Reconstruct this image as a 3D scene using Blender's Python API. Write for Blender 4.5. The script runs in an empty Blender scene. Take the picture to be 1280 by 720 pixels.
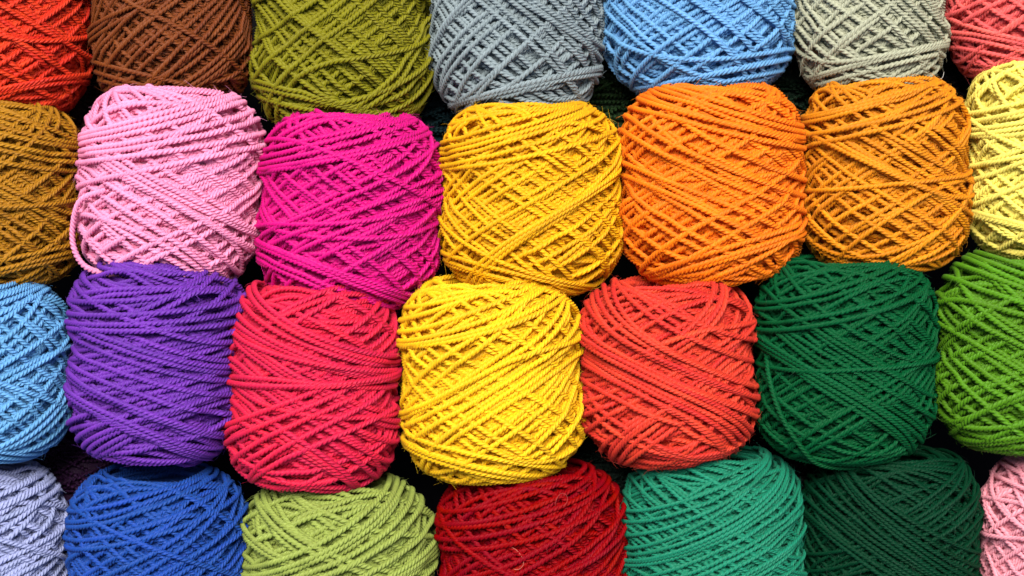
import bpy, math, os
import numpy as np

# ------------------------------------------------------------------ scene, scale
sc = bpy.context.scene
COL = sc.collection
PX = 0.000365                      # metres on the ball plane per pixel of the 1280 px photograph
CAM_D = 0.95                       # camera height above the plane of the ball axes

def at(px, py, z=0.0):
    """Bench position (metres) of a ball whose middle is seen at this place, at height z."""
    k = (CAM_D - z) / CAM_D
    return ((px - 640) * PX * k, (360 - py) * PX * k, z)

ALBEDO = 0.86      # the listed colours are as seen in bright light; the wool itself is this much darker
def lin(c):
    return tuple(((v / 255) / 12.92 if v / 255 <= 0.04045 else ((v / 255 + 0.055) / 1.055) ** 2.4) for v in c)

# ------------------------------------------------------------------ materials
def nodes(name):
    m = bpy.data.materials.new(name)
    m.use_nodes = True
    nt = m.node_tree
    return m, nt, nt.nodes['Principled BSDF']

def yarn_material(name, rgb, gloss=0.3, spec=None, heather=0.12, hue=0.004, sheen=0.03):
    m, nt, bs = nodes(name)
    N, L = nt.nodes.new, nt.links.new
    uv = N('ShaderNodeUVMap'); uv.uv_map = 'UVMap'
    # colour drifts slowly along the strand and from fibre to fibre (dye lots, mixed fibres)
    mp = N('ShaderNodeMapping'); mp.inputs['Scale'].default_value = (26.0, 420.0, 1.0)
    L(uv.outputs['UV'], mp.inputs['Vector'])
    fib = N('ShaderNodeTexNoise'); fib.noise_dimensions = '2D'
    fib.inputs['Scale'].default_value = 1.0; fib.inputs['Detail'].default_value = 3.0
    L(mp.outputs['Vector'], fib.inputs['Vector'])
    mp2 = N('ShaderNodeMapping'); mp2.inputs['Scale'].default_value = (0.3, 28.0, 1.0)
    L(uv.outputs['UV'], mp2.inputs['Vector'])
    slow = N('ShaderNodeTexNoise'); slow.noise_dimensions = '2D'
    slow.inputs['Scale'].default_value = 1.0; slow.inputs['Detail'].default_value = 2.0
    L(mp2.outputs['Vector'], slow.inputs['Vector'])
    hs = N('ShaderNodeHueSaturation'); hs.inputs['Color'].default_value = (*[ALBEDO * v * t for v, t in zip(lin(rgb), (1.04, 1.0, 0.93))], 1)
    mr = N('ShaderNodeMapRange'); mr.inputs['To Min'].default_value = 1 - 1.9 * heather; mr.inputs['To Max'].default_value = 1 + 1.9 * heather
    ms = N('ShaderNodeMapRange'); ms.inputs['To Min'].default_value = 0.74; ms.inputs['To Max'].default_value = 1.26
    L(slow.outputs['Fac'], ms.inputs['Value'])
    mm = N('ShaderNodeMath'); mm.operation = 'MULTIPLY'
    L(fib.outputs['Fac'], mr.inputs['Value']); L(mr.outputs['Result'], mm.inputs[0]); L(ms.outputs['Result'], mm.inputs[1])
    L(mm.outputs['Value'], hs.inputs['Value'])
    mh = N('ShaderNodeMapRange'); mh.inputs['To Min'].default_value = 0.5 - 2 * hue; mh.inputs['To Max'].default_value = 0.5 + 2 * hue
    L(slow.outputs['Fac'], mh.inputs['Value']); L(mh.outputs['Result'], hs.inputs['Hue'])
    L(hs.outputs['Color'], bs.inputs['Base Color'])
    bs.inputs['Roughness'].default_value = 0.62 - 0.35 * gloss
    bs.inputs['Specular IOR Level'].default_value = 0.12 + 0.75 * gloss if spec is None else spec
    bs.inputs['Sheen Weight'].default_value = sheen
    bs.inputs['Sheen Roughness'].default_value = 0.4
    bp = N('ShaderNodeBump'); bp.inputs['Strength'].default_value = 0.55; bp.inputs['Distance'].default_value = 0.0006
    L(fib.outputs['Fac'], bp.inputs['Height']); L(bp.outputs['Normal'], bs.inputs['Normal'])
    # wool is a loose bundle of fibres: part of the light passes through the strand
    tr = N('ShaderNodeBsdfTranslucent'); L(hs.outputs['Color'], tr.inputs['Color'])
    mx = N('ShaderNodeMixShader'); mx.inputs['Fac'].default_value = 0.26
    out = nt.nodes['Material Output']
    L(bs.outputs['BSDF'], mx.inputs[1]); L(tr.outputs['BSDF'], mx.inputs[2]); L(mx.outputs['Shader'], out.inputs['Surface'])
    return m

def hair_material(name, rgb):
    m, nt, bs = nodes(name)
    bs.inputs['Base Color'].default_value = (*lin(rgb), 1)
    bs.inputs['Roughness'].default_value = 0.5
    return m

# ------------------------------------------------------------------ mesh from arrays
def quad_mesh(name, co, quads, uv=None):
    me = bpy.data.meshes.new(name)
    nq = len(quads)
    me.vertices.add(len(co)); me.vertices.foreach_set('co', np.ascontiguousarray(co, dtype=np.float32).ravel())
    me.loops.add(nq * 4); me.loops.foreach_set('vertex_index', np.ascontiguousarray(quads, dtype=np.int32).ravel())
    me.polygons.add(nq); me.polygons.foreach_set('loop_start', np.arange(0, nq * 4, 4, dtype=np.int32))
    if uv is not None:
        u = me.uv_layers.new(name='UVMap')
        u.data.foreach_set('uv', np.ascontiguousarray(uv, dtype=np.float32).ravel())
    me.update(calc_edges=True)
    me.shade_smooth()
    return me

TIGHT = 0.0045                      # metres: how wide a heap the tension levels out
STEP = 0.00066                      # metres between rings
PLIES, TWIST = 3, 0.0061           # three plies, one full turn every 6.1 mm
RING = 12                          # four vertices per ply: a groove, its two flanks and the crest
LOBE = np.array([0.46, 0.90, 1.05, 0.90] * 3)

def tube_arrays(P, Nrm, r, step_twist, flat=0.92, ply=1.0, v0=0.0, uoff=0.0):
    """A plied strand along P: a lobed section that turns with the twist, so that every ply is real geometry."""
    n = len(P)
    T = np.gradient(P, axis=0); T /= np.linalg.norm(T, axis=1)[:, None] + 1e-12
    B = np.cross(T, Nrm); B /= np.linalg.norm(B, axis=1)[:, None] + 1e-12
    Nn = np.cross(B, T)
    a = np.arange(RING) * (2 * math.pi / RING)
    rad = (1 + (LOBE - 1) * ply) * r
    ang = a[None, :] + step_twist[:, None]
    co = P[:, None, :] + (rad * np.cos(ang))[..., None] * Nn[:, None, :] * flat + (rad * np.sin(ang))[..., None] * B[:, None, :]
    i = np.arange(n - 1)[:, None] * RING; j = np.arange(RING)[None, :]; j2 = (j + 1) % RING
    q = np.stack([i + j, i + RING + j, i + RING + j2, i + j2], axis=-1).reshape(-1, 4)
    seg = np.linalg.norm(np.diff(P, axis=0), axis=1); v = np.concatenate([[0], np.cumsum(seg)]) + v0
    u0 = np.broadcast_to(j / RING, (n - 1, RING)); u1 = u0 + 1 / RING
    va = np.broadcast_to(v[:-1, None], (n - 1, RING)); vb = np.broadcast_to(v[1:, None], (n - 1, RING))
    uv = np.stack([np.stack([u0, va], -1), np.stack([u0, vb], -1), np.stack([u1, vb], -1), np.stack([u1, va], -1)], axis=2).reshape(-1, 2)
    uv = uv + np.array([uoff, 0])
    return co.reshape(-1, 3), q, uv

# ------------------------------------------------------------------ winding a ball
def barrel(R, H, n, M=1201):
    u = np.linspace(-math.pi / 2, math.pi / 2, M * 3)
    rho = R * np.abs(np.cos(u)) ** (2 / n); y = H * np.sign(np.sin(u)) * np.abs(np.sin(u)) ** (2 / n)
    d = np.concatenate([[0], np.cumsum(np.hypot(np.diff(rho), np.diff(y)))])
    s = np.linspace(0, d[-1], M)
    rho = np.interp(s, d, rho); y = np.interp(s, d, y)
    k = 25; ker = np.ones(k) / k
    tr = np.gradient(np.convolve(np.pad(rho, k // 2, mode='edge'), ker, 'valid'), s)
    ty = np.gradient(np.convolve(np.pad(y, k // 2, mode='edge'), ker, 'valid'), s)
    l = np.hypot(tr, ty) + 1e-12
    return s, rho, y, ty / l, -tr / l       # arc length, radius, height, normal (radial, axial)

def gauss(x, sig):
    k = int(3 * sig) | 1; w = np.exp(-0.5 * (np.arange(-k, k + 1) / sig) ** 2); w /= w.sum()
    return np.convolve(np.pad(x, k, mode='edge'), w, 'valid')

def maxf(x, k):
    p = np.pad(x, k, mode='edge')
    return np.max(np.stack([p[i:i + len(x)] for i in range(2 * k + 1)]), axis=0)

def wind(R, H, r, n, slope, passes, rng, depth):
    """Wind one strand over a barrel, keeping a height map so that each turn lies on the turns below it.
    Returns strand centre points, surface normals."""
    s, rho, y, nr, ny = barrel(R, H, n)
    S = s[-1]; half = S / 2
    NPH = 256; NS = max(60, int(S / 0.0009)); grid = np.zeros((NPH, NS))
    ds = STEP
    # ---- the plan: phi(t), sc(t) (arc length from the middle) as one continuous run
    phi_all, sc_all = [], []
    phi = rng.uniform(0, 2 * math.pi); ph = -math.pi / 2
    cA = None
    for k, pz in enumerate(passes):
        om, amp, cen, turns, gap = pz[:5]
        lean = pz[5:]
        nst = int(turns * 2 * math.pi * R / ds)
        t = np.linspace(0, turns * 2 * math.pi, nst, endpoint=False)
        # bundles: the phase creeps by one strand width for a few turns and then jumps
        kn = int(turns) + 3
        inc = np.where(rng.random(kn) < 0.55, gap * rng.uniform(0.75, 1.1, kn), gap * rng.uniform(1.4, 2.8, kn))
        inc *= gap / max(1e-9, inc[:int(turns)].mean()) if gap else 1.0
        cr = np.interp(t, np.arange(kn) * 2 * math.pi, np.cumsum(inc))
        wob = np.interp(t, np.arange(kn) * 2 * math.pi, rng.normal(0, 0.05, kn))
        am = np.interp(t, np.arange(kn) * 2 * math.pi, rng.normal(1, 0.07, kn))
        cc = np.interp(t, np.arange(kn) * 2 * math.pi, rng.normal(0, 0.035, kn))
        if lean:                       # parallel leaning turns that step along the ball: (last middle, phase at the front)
            st = np.where(rng.random(kn) < 0.5, 0.55, rng.uniform(1.0, 2.2, kn)); st[0] = 0; st = np.cumsum(st); st /= st[-1]
            cc = cc * 0.4 + np.interp(t, np.arange(kn) * 2 * math.pi, cen + (lean[0] - cen) * st); cen = 0.0
            am = am * np.minimum(1.0, np.maximum(0.05, 0.69 - np.abs(cc)) / amp)
            ph = lean[1] + phi
        w = om * t + cr + ph
        x = half * (cen + cc + amp * am * np.sin(w + wob))
        if sc_all:                     # ease from the end of the last run into this one
            e = np.clip(t / (2 * math.pi * 0.8), 0, 1); e = e * e * (3 - 2 * e)
            x = sc_all[-1][-1] * (1 - e) + x * e
        phi_all.append(phi + t); sc_all.append(x)
        phi = phi + turns * 2 * math.pi; ph = (w[-1]) % (2 * math.pi)
    PHI = np.concatenate(phi_all); SC = np.concatenate(sc_all)
    SC = gauss(SC, 16)
    lim = half * 0.76
    SC = lim * np.tanh((SC / lim) * 1.0 + 0.0) * 0.25 + np.clip(SC, -lim, lim) * 0.75
    ss = SC + half
    rr = np.interp(ss, s, rho)
    # resample to even spacing
    dl = np.hypot(np.diff(PHI) * 0.5 * (rr[1:] + rr[:-1]), np.diff(ss)); d = np.concatenate([[0], np.cumsum(dl)])
    dd = np.arange(0, d[-1], ds)
    PHI = np.interp(dd, d, PHI); ss = np.interp(dd, d, ss); rr = np.interp(dd, d, rr)
    n_ = len(dd)
    tp = np.gradient(PHI) * rr; ts = np.gradient(ss); l = np.hypot(tp, ts) + 1e-12; tp /= l; ts /= l
    off = np.linspace(-0.92, 0.92, 7)
    drop = np.sqrt(1 - off ** 2)
    gi = ((PHI[:, None] - ts[:, None] * off[None, :] * r / np.maximum(rr, 0.004)[:, None]) / (2 * math.pi) * NPH).round().astype(int) % NPH
    gs = np.clip(((ss[:, None] + tp[:, None] * off[None, :] * r) / S * (NS - 1)).round().astype(int), 0, NS - 1)
    h = np.zeros(n_)
    CH = 110; PAD = 22
    sq = 0.44                                         # strands press into one another a little
    for a in range(0, n_, CH):
        b = min(n_, a + CH)
        lo, hi = max(0, a - PAD), min(n_, b + PAD)
        hh = np.max(grid[gi[lo:hi], gs[lo:hi]] + drop * r * sq, axis=1)
        hh = gauss(maxf(hh, 3), 4.0)
        h[a:b] = hh[a - lo:a - lo + (b - a)]
        np.maximum.at(grid, (gi[a:b].ravel(), gs[a:b].ravel()), (h[a:b, None] + drop * r * sq).ravel())
    # pull the winding tight: heaps and hollows wider than a few strands level out, strand over strand stays
    lev = grid.copy()
    fy = np.fft.fftfreq(NPH, 2 * math.pi * R / NPH); 
    lev = np.fft.ifft(np.fft.fft(lev, axis=0) * np.exp(-2 * (math.pi * fy * TIGHT) ** 2)[:, None], axis=0).real
    sg = TIGHT / (S / NS); kk = int(3 * sg); ww = np.exp(-0.5 * (np.arange(-kk, kk + 1) / sg) ** 2); ww /= ww.sum()
    lp = np.pad(lev, ((0, 0), (kk, kk)), mode='edge')
    lev = sum(ww[i] * lp[:, i:i + NS] for i in range(2 * kk + 1))
    mid = lev[:, int(NS * .15):int(NS * .85)].mean()
    dev = np.maximum(lev - mid, -1.2 * r)
    fp = (PHI / (2 * math.pi) * NPH) % NPH; fs = np.clip(ss / S * (NS - 1), 0, NS - 1.001)
    i0 = fp.astype(int) % NPH; i1 = (i0 + 1) % NPH; j0 = fs.astype(int); a_ = fp - np.floor(fp); b_ = fs - j0
    dv = (dev[i0, j0] * (1 - a_) + dev[i1, j0] * a_) * (1 - b_) + (dev[i0, j0 + 1] * (1 - a_) + dev[i1, j0 + 1] * a_) * b_
    h = gauss(h, 2.5) - dv
    top = np.percentile(h, 90); h = np.where(h > top, top + 0.6 * r * np.tanh((h - top) / (0.9 * r)), h)
    # under tension the turns sink into those below: the deep ones end up packed just under the outer two
    D = depth * r; h = np.where(h < top, top - D * np.tanh((top - h) * 0.85 / D), h)
    n1 = np.interp(ss, s, nr); n2 = np.interp(ss, s, ny)
    y_ = np.interp(ss, s, y)
    rad = rr + n1 * h; yy = y_ + n2 * h
    P = np.stack([rad * np.sin(PHI), yy, rad * np.cos(PHI)], axis=1)
    N_ = np.stack([n1 * np.sin(PHI), n2, n1 * np.cos(PHI)], axis=1)
    return P, N_, (s, rho, y, nr, ny, top)

def rot_zx(rz, rx):
    cz, sz, cx, sx = math.cos(rz), math.sin(rz), math.cos(rx), math.sin(rx)
    return np.array([[cz, -sz, 0], [sz, cz, 0], [0, 0, 1]]) @ np.array([[1, 0, 0], [0, cx, -sx], [0, sx, cx]])

def fuzz_mesh(P, N_, r, rng, count, front):
    """Loose fibre ends standing off the strands: thin three-sided bent hairs."""
    idx = rng.choice(front, count)
    c = P[idx] + N_[idx] * r * 0.8
    d = rng.normal(0, 1, (count, 3)); d -= (d * N_[idx]).sum(1)[:, None] * N_[idx]; d /= np.linalg.norm(d, axis=1)[:, None]
    d2 = rng.normal(0, 1, (count, 3)); d2 /= np.linalg.norm(d2, axis=1)[:, None]
    Ln = rng.uniform(0.0012, 0.005, count)[:, None]; lift = rng.uniform(0.15, 0.75, count)[:, None]
    k = 5
    pts = []
    for i in range(k):
        f = i / (k - 1)
        pts.append(c + d * Ln * f + N_[idx] * Ln * lift * (f - 0.45 * f * f) + d2 * Ln * 0.35 * f * f)
    pts = np.stack(pts, 1)                                   # count, k, 3
    w = 0.00006
    a = np.cross(d, N_[idx]); a /= np.linalg.norm(a, axis=1)[:, None]
    ring = []
    for j in range(3):
        an = 2 * math.pi * j / 3
        tw = (w * np.linspace(1, 0.35, k))[None, :, None]
        ring.append(pts + tw * (math.cos(an) * a + math.sin(an) * N_[idx])[:, None, :])
    co = np.stack(ring, 2).reshape(-1, 3)
    base = (np.arange(count) * k * 3)[:, None, None] + (np.arange(k - 1) * 3)[None, :, None]
    j = np.arange(3)[None, None, :]; j2 = (j + 1) % 3
    q = np.stack([base + j, base + j2, base + 3 + j2, base + 3 + j], -1).reshape(-1, 4)
    return quad_mesh('fuzz', co, q)

GROUP = 'balls of yarn laid out in rows'
def yarn_ball(label, px, py, w, h, rgb, seed, lean=1, ply=1.0, spec=None, depth=5.6, rot=0.0, pitch=5.0, z=0.0, strand=9.0, slope=0.5, taper=0.0, nexp=3.3,
              gloss=0.28, fine=True, outer=None, group=GROUP, loose=(), fuzz=1800, heather=0.17, sheen=0.03, belt=0.5):
    rng = np.random.default_rng(seed)
    w = w * 1.035
    slope *= 1.2
    r = strand * 0.73 * PX / 2
    build = r * (4.0 if fine else 3.0)
    R = w * PX / 2 - build; H = h * PX / 2 - build * 0.9
    prof = barrel(R, H, nexp)[0][-1] / 2 / R          # half profile length in radii
    # strokes per turn as a fraction p/q: neighbouring strands come back side by side after q turns
    fr = [(1, 4), (1, 3), (2, 5), (1, 2), (3, 5), (2, 3), (3, 4), (1, 1)]
    def lat(sl, amp=0.60, cen=0.0, turns=12, spread=1.0):
        om_w = sl / (amp * prof)
        p, q = min(fr, key=lambda f: abs(f[0] / f[1] - om_w))
        amp = min(0.70, max(0.2, sl / (p / q * prof)))
        if amp + abs(cen) > 0.66: amp = 0.66 - abs(cen)
        cosang = 1 / math.hypot(1, sl)
        inc = 2 * r / cosang / (amp * prof * R) / q
        whole = max(1, round(turns * inc * spread * 1.45 / (2 * math.pi / q)))      # drift right round, leaving no bare sector
        return (p / q, amp, cen, turns, 2 * math.pi / q * whole / turns)
    def belt(cen, turns=3, amp=0.07):
        return (1.0, amp, cen, turns, 0.9)
    pz = [(0.5 / 58, 0.70, 0.0, 58, 0.0)]
    if fine:
        pz += [lat(slope * 1.1, 0.6, 0, 20, 1.3)]
        for k in range(2):
            pz += [lat(slope * rng.uniform(0.8, 1.25), rng.uniform(0.54, 0.64), rng.uniform(-.06, .06), int(rng.integers(17, 22)), rng.uniform(1.1, 1.6)),
                   belt(rng.uniform(.5, .64), 3), belt(-rng.uniform(.5, .64), 3)]
        if outer is None:
            outer = [(0, slope * 1.2, 26, 1.5, 0), (lean, slope, 4, .4, -.4), (lean, .2, 5, .3, .62), (-lean, .16, 4, -.42, -.62)]
        pz.append(lat(slope * 1.15, 0.60, 0.0, 30, 1.2))
        for dr, sl, turns, c0, c1 in outer:          # dr: +1 rises to the right, -1 falls to the right, as seen from the front
            if dr == 0:                              # criss-cross: strands rising and falling by turns
                pz.append(lat(sl * 1.15, 0.62, 0.0, turns, c0)); continue
            pz.append((1.0, 1.3 * sl / prof, c0, round(turns * 1.12), 0.0, c1, 0.0 if dr > 0 else math.pi))
    else:
        pz += [lat(slope, 0.6, 0, 16, 1.5), lat(slope * 0.8, 0.6, 0, 14, 1.5)]
    P, Nr, (s, rho, y, cnr, cny, top) = wind(R, H, r, nexp, slope, pz, rng, depth)
    # true up the finished ball to its measured width and height
    rad = np.hypot(P[:, 0], P[:, 2])
    kx = (w * PX / 2 - r) / np.percentile(rad[len(rad) // 2:], 93); ky = (h * PX / 2 - r) / np.percentile(np.abs(P[:, 1]), 99.6)
    P = P * np.array([kx, ky, kx])
    f = 1 + taper * P[:, 1] / (h * PX / 2)
    P = P * np.stack([f, np.ones_like(f), f], 1)
    M = rot_zx(math.radians(rot), math.radians(pitch))
    facing = (Nr @ M.T)[:, 2]
    n_ = len(P)
    near = facing > -0.22
    keep = near.copy() if fine else np.zeros(n_, bool)
    if fine:                                         # what lies outside the picture needs fewer rings
        Wp = P @ M.T + np.array(at(px, py, z)); ex = (CAM_D - Wp[:, 2]) / CAM_D
        off_ = (np.abs(Wp[:, 0]) > 700 * PX * ex) | (np.abs(Wp[:, 1]) > 410 * PX * ex)
        keep &= ~off_; near &= ~off_
    keep[::4 if fine else 3] = True
    stp = np.where(near | (not fine), STEP / TWIST * 2 * math.pi, 0.0)
    tw = -np.cumsum(stp)
    P2, N2, tw2 = P[keep], Nr[keep], tw[keep]
    co, q, uv = tube_arrays(P2, N2, r, tw2, ply=ply, v0=rng.uniform(0, 3), uoff=float(rng.uniform(0, 9)))
    # the packed inside of the ball: the barrel the outer turns lie on
    nu, nv = 72, 60
    sv = np.linspace(s[0], s[-1], nv); ph = np.linspace(0, 2 * math.pi, nu, endpoint=False)
    cr = (np.interp(sv, s, rho) + np.interp(sv, s, cnr) * (top - (depth + 0.4) * r))[:, None] * kx * np.ones(nu)
    cy = (np.interp(sv, s, y) + np.interp(sv, s, cny) * (top - (depth + 0.4) * r))[:, None] * ky * np.ones(nu)
    cr[0] = cr[-1] = 0.0
    cf = 1 + taper * cy / (h * PX / 2)
    cc = np.stack([cr * cf * np.sin(ph), cy, cr * cf * np.cos(ph)], -1).reshape(-1, 3)
    i = (np.arange(nv - 1) * nu)[:, None]; j = np.arange(nu)[None, :]; j2 = (j + 1) % nu
    cq = np.stack([i + j, i + j2, i + nu + j2, i + nu + j], -1).reshape(-1, 4)
    cu = np.stack([np.stack([np.broadcast_to(jj * 0.3, (nv - 1, nu)), np.broadcast_to(vv, (nv - 1, nu))], -1)
                   for jj, vv in ((j, sv[:-1, None]), (j + 1, sv[:-1, None]), (j + 1, sv[1:, None]), (j, sv[1:, None]))], 2).reshape(-1, 2)
    co = np.concatenate([co, cc]); uv = np.concatenate([uv, cu]); q = np.concatenate([q, cq + len(co) - len(cc)])
    me = quad_mesh('yarn_ball', co, q, uv)
    mat = yarn_material('wool', rgb, gloss=gloss, spec=spec, heather=heather, sheen=sheen)
    me.materials.append(mat)
    o = bpy.data.objects.new('yarn_ball', me); COL.objects.link(o)
    o.location = at(px, py, z); o.rotation_euler = (math.radians(pitch), 0, math.radians(rot)); o.rotation_mode = 'XYZ'
    o['label'] = label; o['category'] = 'yarn ball'; o['group'] = group
    if fuzz:
        fm = fuzz_mesh(P, Nr, r, rng, fuzz, np.nonzero(facing > -0.1)[0])
        fm.materials.append(mat_fuzz(rgb))
        fo = bpy.data.objects.new('fuzz', fm); COL.objects.link(fo); fo.parent = o; fo['kind'] = 'stuff'
    return o

def mat_fuzz(rgb):
    return hair_material('fibre', tuple(min(255, v * 0.95 + 0.06 * max(rgb)) for v in rgb))

def smooth_path(pts, step):
    pts = np.array(pts, float)
    n = len(pts); t = np.arange(n); tt = np.linspace(0, n - 1, n * 40)
    ext = np.concatenate([[2 * pts[0] - pts[1]], pts, [2 * pts[-1] - pts[-2]]])
    i = np.clip(tt.astype(int), 0, n - 2); f = (tt - i)[:, None]
    p0, p1, p2, p3 = ext[i], ext[i + 1], ext[i + 2], ext[i + 3]
    c = 0.5 * ((2 * p1) + (-p0 + p2) * f + (2 * p0 - 5 * p1 + 4 * p2 - p3) * f ** 2 + (-p0 + 3 * p1 - 3 * p2 + p3) * f ** 3)
    d = np.concatenate([[0], np.cumsum(np.linalg.norm(np.diff(c, axis=0), axis=1))])
    q = np.arange(0, d[-1], step)
    return np.stack([np.interp(q, d, c[:, k]) for k in range(3)], 1)

def loose_strand(ball, pts, strand):
    """A turn that has slipped off the winding; pts in ball coordinates, in photo pixels from its middle (x, up, out)."""
    P = smooth_path(np.array(pts, float) * PX, STEP)
    N_ = P * np.array([1, 0.25, 1]); N_ /= np.linalg.norm(N_, axis=1)[:, None]
    tw = -np.arange(len(P)) * STEP / TWIST * 2 * math.pi
    co, q, uv = tube_arrays(P, N_, strand * PX / 2, tw)
    me = quad_mesh('loose_strand', co, q, uv); me.materials.append(ball.data.materials[0])
    o = bpy.data.objects.new('loose_strand', me); COL.objects.link(o); o.parent = ball
    return o

# ------------------------------------------------------------------ the balls in view
#  label, middle x, middle y, width, height, colour, seed, options
Z1, Z2, Z3, Z4 = -0.010, 0.0, 0.007, -0.008
B = {}
def ball(key, *a, **k): B[key] = yarn_ball(*a, **k)
ball('scarlet', 'red-orange yarn ball cut by the top left corner of the photo, beside the brown one', 5, 29, 216, 236, (220, 52, 18), 101, z=Z1, strand=8.6, slope=0.5, lean=-1, ply=1.00)
ball('brown', 'chestnut brown yarn ball in the top row above the light pink one', 216, 15, 200, 246, (126, 62, 18), 102, z=Z1, strand=8.6, slope=0.68, lean=1, depth=8.0)
ball('olive', 'olive green yarn ball in the top row above the magenta one', 428, 39, 222, 252, (134, 132, 10), 103, z=Z1, strand=9.4, slope=0.62, taper=-0.03, lean=1, gloss=0.25, ply=1.15, depth=8.0)
ball('grey', 'cool grey yarn ball in the top row above the golden one', 645, 25, 216, 242, (142, 160, 170), 104, z=Z1, strand=9.2, slope=0.6, lean=-1, ply=1.10, depth=7.5)
ball('sky', 'light blue yarn ball in the top row between the grey and beige ones', 873, 3, 236, 240, (112, 176, 236), 105, z=Z1, strand=9.2, slope=0.55, lean=-1, gloss=0.30, ply=1.10, depth=6.5)
ball('beige', 'greenish beige-grey yarn ball in the top row above the amber one', 1088, -5, 192, 242, (180, 186, 164), 106, z=Z1, strand=9.0, slope=0.62, lean=-1, depth=7.0)
ball('salmon', 'salmon pink yarn ball in the top right corner above the pale yellow one', 1290, -15, 210, 240, (244, 104, 104), 107, z=Z1, strand=8.8, slope=0.5, lean=1, ply=1.00)

ball('mustard', 'mustard brown yarn ball cut by the left edge, beside the light pink one', -8, 243, 222, 230, (176, 122, 12), 201, z=Z2, strand=8.4, slope=0.55, lean=-1, nexp=4.1, depth=8.0)
ball('pink', 'light pink yarn ball with a loose turn hanging at its lower left', 215, 232, 228, 248, (255, 160, 210), 202, rot=-4, z=Z2, strand=10.4, slope=0.5, lean=-1, outer=[(0, .6, 22, 1.5, 0), (-1, .52, 6, -.35, .3), (1, .2, 6, .2, .62)], ply=1.00, nexp=4.1)
ball('magenta', 'magenta yarn ball between the light pink and golden ones', 438, 261, 226, 246, (222, 0, 138), 203, rot=-3, z=Z2, strand=9.4, slope=0.55, lean=1, outer=[(0, .68, 26, 1.5, 0), (1, .5, 4, -.3, .3), (1, .2, 5, .35, .62), (-1, .2, 5, -.38, -.6)], ply=0.95, nexp=4.1)
ball('gold', 'golden yellow yarn ball between the magenta and bright orange ones', 664, 247, 224, 238, (248, 188, 2), 204, z=Z2, strand=8.6, slope=0.6, lean=1, outer=[(0, .76, 30, 1.5, 0), (1, .56, 3, -.3, .2), (1, .2, 6, .35, .62), (-1, .15, 4, -.45, -.62)], nexp=4.1, depth=6.5)
ball('orange', 'bright orange yarn ball between the golden and amber ones', 889, 230, 229, 250, (255, 134, 6), 205, rot=1, z=Z2, strand=10.2, slope=0.55, lean=-1, outer=[(1, .55, 5, -.5, .5), (0, .66, 24, 1.6, 0), (-1, .5, 5, -.3, .45), (1, .2, 4, -.4, -.6), (-1, .2, 5, .35, .62)], ply=0.95, nexp=4.1)
ball('amber', 'dark amber orange yarn ball between the bright orange and pale yellow ones', 1106, 218, 210, 238, (230, 146, 10), 206, rot=1, z=Z2, strand=8.8, slope=0.55, lean=-1, outer=[(0, .7, 28, 1.5, 0), (-1, .55, 4, .3, -.3), (1, .1, 1, -.02, .0), (1, .2, 5, .35, .62)], nexp=4.1, depth=7.5)
ball('lemon', 'pale lemon yellow yarn ball cut by the right edge', 1312, 198, 210, 248, (255, 244, 118), 207, z=Z2, strand=9.6, slope=0.55, lean=1, ply=0.95, nexp=4.1)

ball('azure', 'light blue yarn ball cut by the left edge, beside the purple one', -25, 461, 222, 224, (104, 174, 236), 301, z=Z3, strand=9.2, slope=0.6, lean=1, gloss=0.45, nexp=4.5, ply=1.10, depth=7.0)
ball('purple', 'purple yarn ball wound mostly sideways, below the light pink one', 195, 451, 216, 254, (112, 50, 182), 302, rot=-4.5, z=Z3, strand=10.0, slope=0.32, taper=0.03, lean=-1, outer=[(1, .35, 12, -.55, .55), (-1, .28, 11, -.5, .55), (1, .1, 4, .3, .6)], gloss=0.30, nexp=4.5, ply=1.10, depth=8.0)
ball('rose', 'pinkish red yarn ball between the purple and bright yellow ones', 391, 476, 214, 254, (224, 28, 76), 303, rot=-2, z=Z3, strand=10.2, slope=0.5, taper=-0.04, lean=1, outer=[(-1, .55, 9, -.5, .3), (1, .5, 5, -.5, .1), (-1, .3, 6, .2, .55), (1, .08, 3, .04, .14)], nexp=4.5, ply=0.90)
ball('yellow', 'bright yellow yarn ball in the middle, above the dark red one', 614, 470, 226, 250, (255, 206, 16), 304, rot=2, z=Z3, strand=9.8, slope=0.55, taper=-0.02, lean=1, outer=[(0, .74, 28, 1.5, 0), (1, .58, 5, -.3, .3), (1, .2, 5, .4, .62), (-1, .15, 4, -.45, -.62)], nexp=4.5, ply=0.95)
ball('vermilion', 'vermilion red yarn ball between the bright yellow and dark green ones', 834, 461, 218, 232, (226, 60, 42), 305, rot=3, z=Z3, strand=9.4, slope=0.58, lean=-1, outer=[(1, .55, 9, -.45, .45), (-1, .58, 13, .5, -.5)], nexp=4.5, ply=0.90)
ball('emerald', 'dark green yarn ball below the amber one, a loose turn at its lower left', 1056, 448, 220, 250, (4, 88, 48), 306, z=Z3, strand=8.4, slope=0.55, lean=-1, outer=[(0, .7, 26, 1.5, 0), (-1, .6, 5, -.3, .45), (1, .06, 1, 0.0, 0.02), (1, .2, 5, .35, .62)], nexp=4.5, gloss=.35, spec=0.14, sheen=0, depth=8.5)
ball('grass', 'grass green yarn ball cut by the right edge, below the pale yellow one', 1280, 438, 218, 242, (84, 142, 10), 307, z=Z3, strand=10.4, slope=0.5, lean=-1, nexp=4.5, ply=1.00, depth=8.0)

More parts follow.
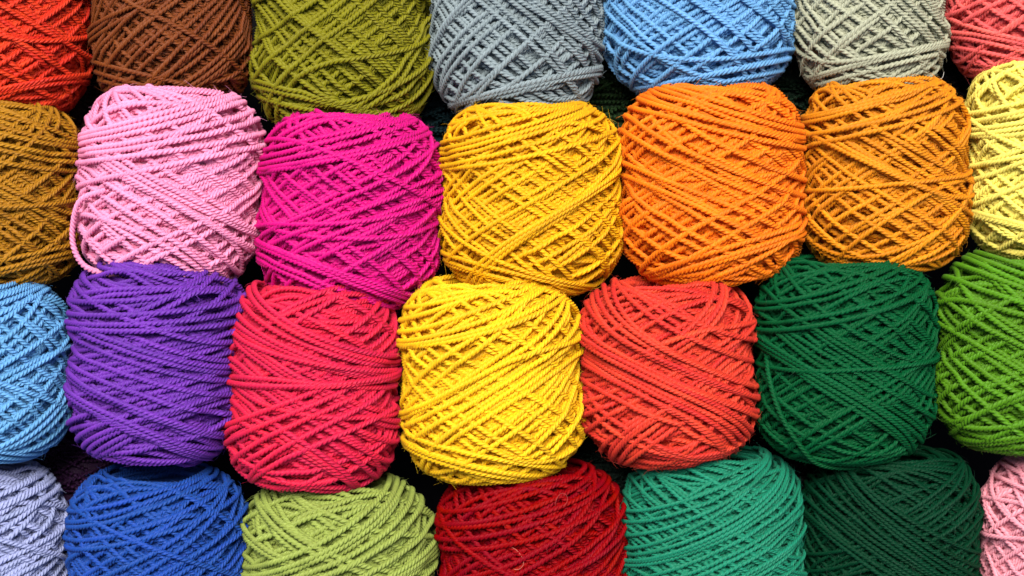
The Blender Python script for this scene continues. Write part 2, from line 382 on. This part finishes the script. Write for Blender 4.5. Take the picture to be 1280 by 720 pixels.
ball('lavender', 'lavender blue yarn ball in the bottom left corner', -25, 702, 220, 246, (164, 176, 228), 401, z=Z4, strand=9.6, slope=0.45, lean=1, gloss=0.30, ply=1.10, nexp=3.9)
ball('blue', 'royal blue yarn ball in the bottom row below the purple one', 199, 708, 227, 248, (26, 78, 178), 402, z=Z4, strand=9.4, slope=0.5, lean=1, gloss=0.25, ply=1.10, nexp=3.9, depth=8.0)
ball('lime', 'pale lime green yarn ball in the bottom row below the pinkish red one', 423, 722, 246, 256, (152, 172, 82), 403, z=Z4, strand=10.4, slope=0.48, lean=1, outer=[(-1, .35, 12, -.5, .6), (1, .4, 12, -.2, .62)], nexp=3.9)
ball('crimson', 'dark red yarn ball in the bottom row with two pale stray hairs on it', 667, 706, 240, 256, (148, 0, 14), 404, z=Z4, strand=10.0, slope=0.55, lean=1, ply=1.00, spec=0.14, sheen=0, nexp=3.9, depth=7.5)
ball('teal', 'teal green yarn ball in the bottom row below the vermilion one', 890, 690, 230, 256, (18, 138, 108), 405, z=Z4, strand=7.6, slope=0.5, lean=1, outer=[(-1, .5, 10, -.5, .6), (1, .45, 14, -.3, .62)], gloss=0.30, ply=1.15, nexp=3.9, depth=8.0)
ball('forest', 'dark forest green yarn ball in the bottom row between the teal and blush pink ones', 1112, 686, 222, 252, (2, 58, 36), 406, z=Z4, strand=7.6, slope=0.55, lean=-1, outer=[(1, .4, 10, -.5, .5), (-1, .62, 12, -.2, .5)], gloss=.35, spec=0.14, sheen=0, nexp=3.9, depth=8.5)
ball('blush', 'pale blush pink yarn ball in the bottom right corner', 1332, 690, 216, 246, (250, 168, 190), 407, z=Z4, strand=9.0, slope=0.6, lean=-1, nexp=3.9, gloss=0.4)

# ------------------------------------------------------------------ balls of the layer underneath, seen in the gaps
ZL = -0.078
for key, lab, px, py, rgb in (  # dark wool colours, with some of the gaps' shade put into them
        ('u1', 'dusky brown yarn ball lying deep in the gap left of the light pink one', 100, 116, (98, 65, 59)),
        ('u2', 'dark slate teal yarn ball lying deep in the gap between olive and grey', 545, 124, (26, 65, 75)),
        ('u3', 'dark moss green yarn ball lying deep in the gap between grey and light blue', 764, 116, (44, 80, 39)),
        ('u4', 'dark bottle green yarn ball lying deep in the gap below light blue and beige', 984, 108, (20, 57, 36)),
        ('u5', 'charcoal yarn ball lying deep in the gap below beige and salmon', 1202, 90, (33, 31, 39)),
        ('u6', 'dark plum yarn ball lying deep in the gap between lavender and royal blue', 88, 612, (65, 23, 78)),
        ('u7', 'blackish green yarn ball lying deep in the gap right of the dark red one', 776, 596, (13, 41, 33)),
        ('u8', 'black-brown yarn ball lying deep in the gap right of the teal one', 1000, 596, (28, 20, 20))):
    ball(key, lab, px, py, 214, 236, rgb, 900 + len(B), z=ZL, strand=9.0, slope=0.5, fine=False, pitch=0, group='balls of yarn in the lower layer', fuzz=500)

# ------------------------------------------------------------------ turns that have slipped off the winding
loose_strand(B['pink'], [(-62, -6, 98), (-96, -22, 82), (-108, -58, 62), (-104, -86, 60), (-86, -104, 70), (-50, -110, 78), (-10, -114, 74)], 8.2)
loose_strand(B['emerald'], [(-102, 14, 30), (-101, -16, 56), (-88, -60, 74), (-62, -100, 78), (-40, -121, 66), (-4, -128, 52), (40, -126, 40)], 7.0)

# ------------------------------------------------------------------ stray hairs lying on the balls
def stray_hair(label, pts, rgb):
    P = smooth_path([at(x, y_, z_) for x, y_, z_ in pts], 0.0005)
    n = len(P); T = np.gradient(P, axis=0); T /= np.linalg.norm(T, axis=1)[:, None]
    N_ = np.tile([0, 0, 1.0], (n, 1)); B_ = np.cross(T, N_); B_ /= np.linalg.norm(B_, axis=1)[:, None] + 1e-9; N_ = np.cross(B_, T)
    a = np.arange(5) * 2 * math.pi / 5; w = 0.00008
    co = (P[:, None, :] + w * (np.cos(a)[None, :, None] * N_[:, None, :] + np.sin(a)[None, :, None] * B_[:, None, :])).reshape(-1, 3)
    i = (np.arange(n - 1) * 5)[:, None]; j = np.arange(5)[None, :]; j2 = (j + 1) % 5
    me = quad_mesh('stray_hair', co, np.stack([i + j, i + 5 + j, i + 5 + j2, i + j2], -1).reshape(-1, 4))
    me.materials.append(hair_material('hair', rgb))
    o = bpy.data.objects.new('stray_hair', me); COL.objects.link(o)
    o['label'] = label; o['category'] = 'hair'; o['group'] = 'stray hairs on the yarn'
stray_hair('pale curled hair low on the dark red yarn ball', [(637, 683, .0358), (646, 688, .0362), (653, 698, .0366), (654, 706, .0366), (648, 712, .0362), (641, 711, .0362)], (190, 110, 90))
stray_hair('looped reddish brown hair high on the dark red yarn ball', [(694, 638, .033), (695, 626, .033), (701, 617, .032), (708, 619, .0325), (709, 627, .033), (704, 633, .0335)], (140, 40, 34))
stray_hair('white wisp of fibre in the gap above the amber yarn ball', [(1162, 104, .004), (1172, 100, .0), (1178, 97, -.004), (1180, 90, -.008)], (225, 225, 220))

# ------------------------------------------------------------------ the ground the pile lies on
bm_co = np.array([(-6, -6, 0), (6, -6, 0), (6, 6, 0), (-6, 6, 0)], float)
gm = quad_mesh('ground', bm_co, np.array([[0, 1, 2, 3]]))
m, nt, bs = nodes('dark_cloth')
nz = nt.nodes.new('ShaderNodeTexNoise'); nz.inputs['Scale'].default_value = 180
cr = nt.nodes.new('ShaderNodeValToRGB'); cr.color_ramp.elements[0].color = (0.003, 0.003, 0.004, 1); cr.color_ramp.elements[1].color = (0.008, 0.007, 0.008, 1)
nt.links.new(nz.outputs['Fac'], cr.inputs['Fac']); nt.links.new(cr.outputs['Color'], bs.inputs['Base Color'])
bs.inputs['Roughness'].default_value = 0.9; bs.inputs['Specular IOR Level'].default_value = 0.02
gm.materials.append(m)
go = bpy.data.objects.new('ground', gm); COL.objects.link(go); go.location = (0, 0, ZL - 0.0405); go['kind'] = 'structure'

# ------------------------------------------------------------------ light: bright overcast day, softer sun from above the picture
world = bpy.data.worlds.new('World'); sc.world = world; world.use_nodes = True
wn = world.node_tree; bg = wn.nodes['Background']
sky = wn.nodes.new('ShaderNodeTexSky'); sky.sky_type = 'NISHITA'; sky.sun_disc = False
ELEV, AZ = math.radians(66), 0.0            # sun high, towards +Y (the top of the picture)
sky.sun_elevation = ELEV; sky.sun_rotation = AZ
sky.air_density = 1.0; sky.dust_density = 3.0; sky.ozone_density = 1.0
wn.links.new(sky.outputs['Color'], bg.inputs['Color']); bg.inputs['Strength'].default_value = 0.06
sun = bpy.data.lights.new('sun', 'SUN'); sun.energy = 3.4; sun.angle = math.radians(30); sun.color = (1.0, 0.95, 0.88)
so = bpy.data.objects.new('sun', sun); COL.objects.link(so)
so.rotation_euler = (-(math.pi / 2 - ELEV), 0, math.radians(8)); so.location = (0, 0.8, 1.5)

# ------------------------------------------------------------------ camera, straight above the pile
cam = bpy.data.cameras.new('camera'); co_ = bpy.data.objects.new('camera', cam); COL.objects.link(co_)
co_.location = (0, 0, CAM_D); cam.sensor_width = 36; cam.lens = 36 * CAM_D / (1280 * PX)
cam.clip_start = 0.05; cam.clip_end = 50
sc.camera = co_

sc.view_settings.view_transform = 'Standard'; sc.view_settings.look = 'None'; sc.view_settings.gamma = 1
sc.view_settings.exposure = 1.06

sc.cycles.max_bounces = 14; sc.cycles.diffuse_bounces = 8; sc.cycles.transmission_bounces = 8
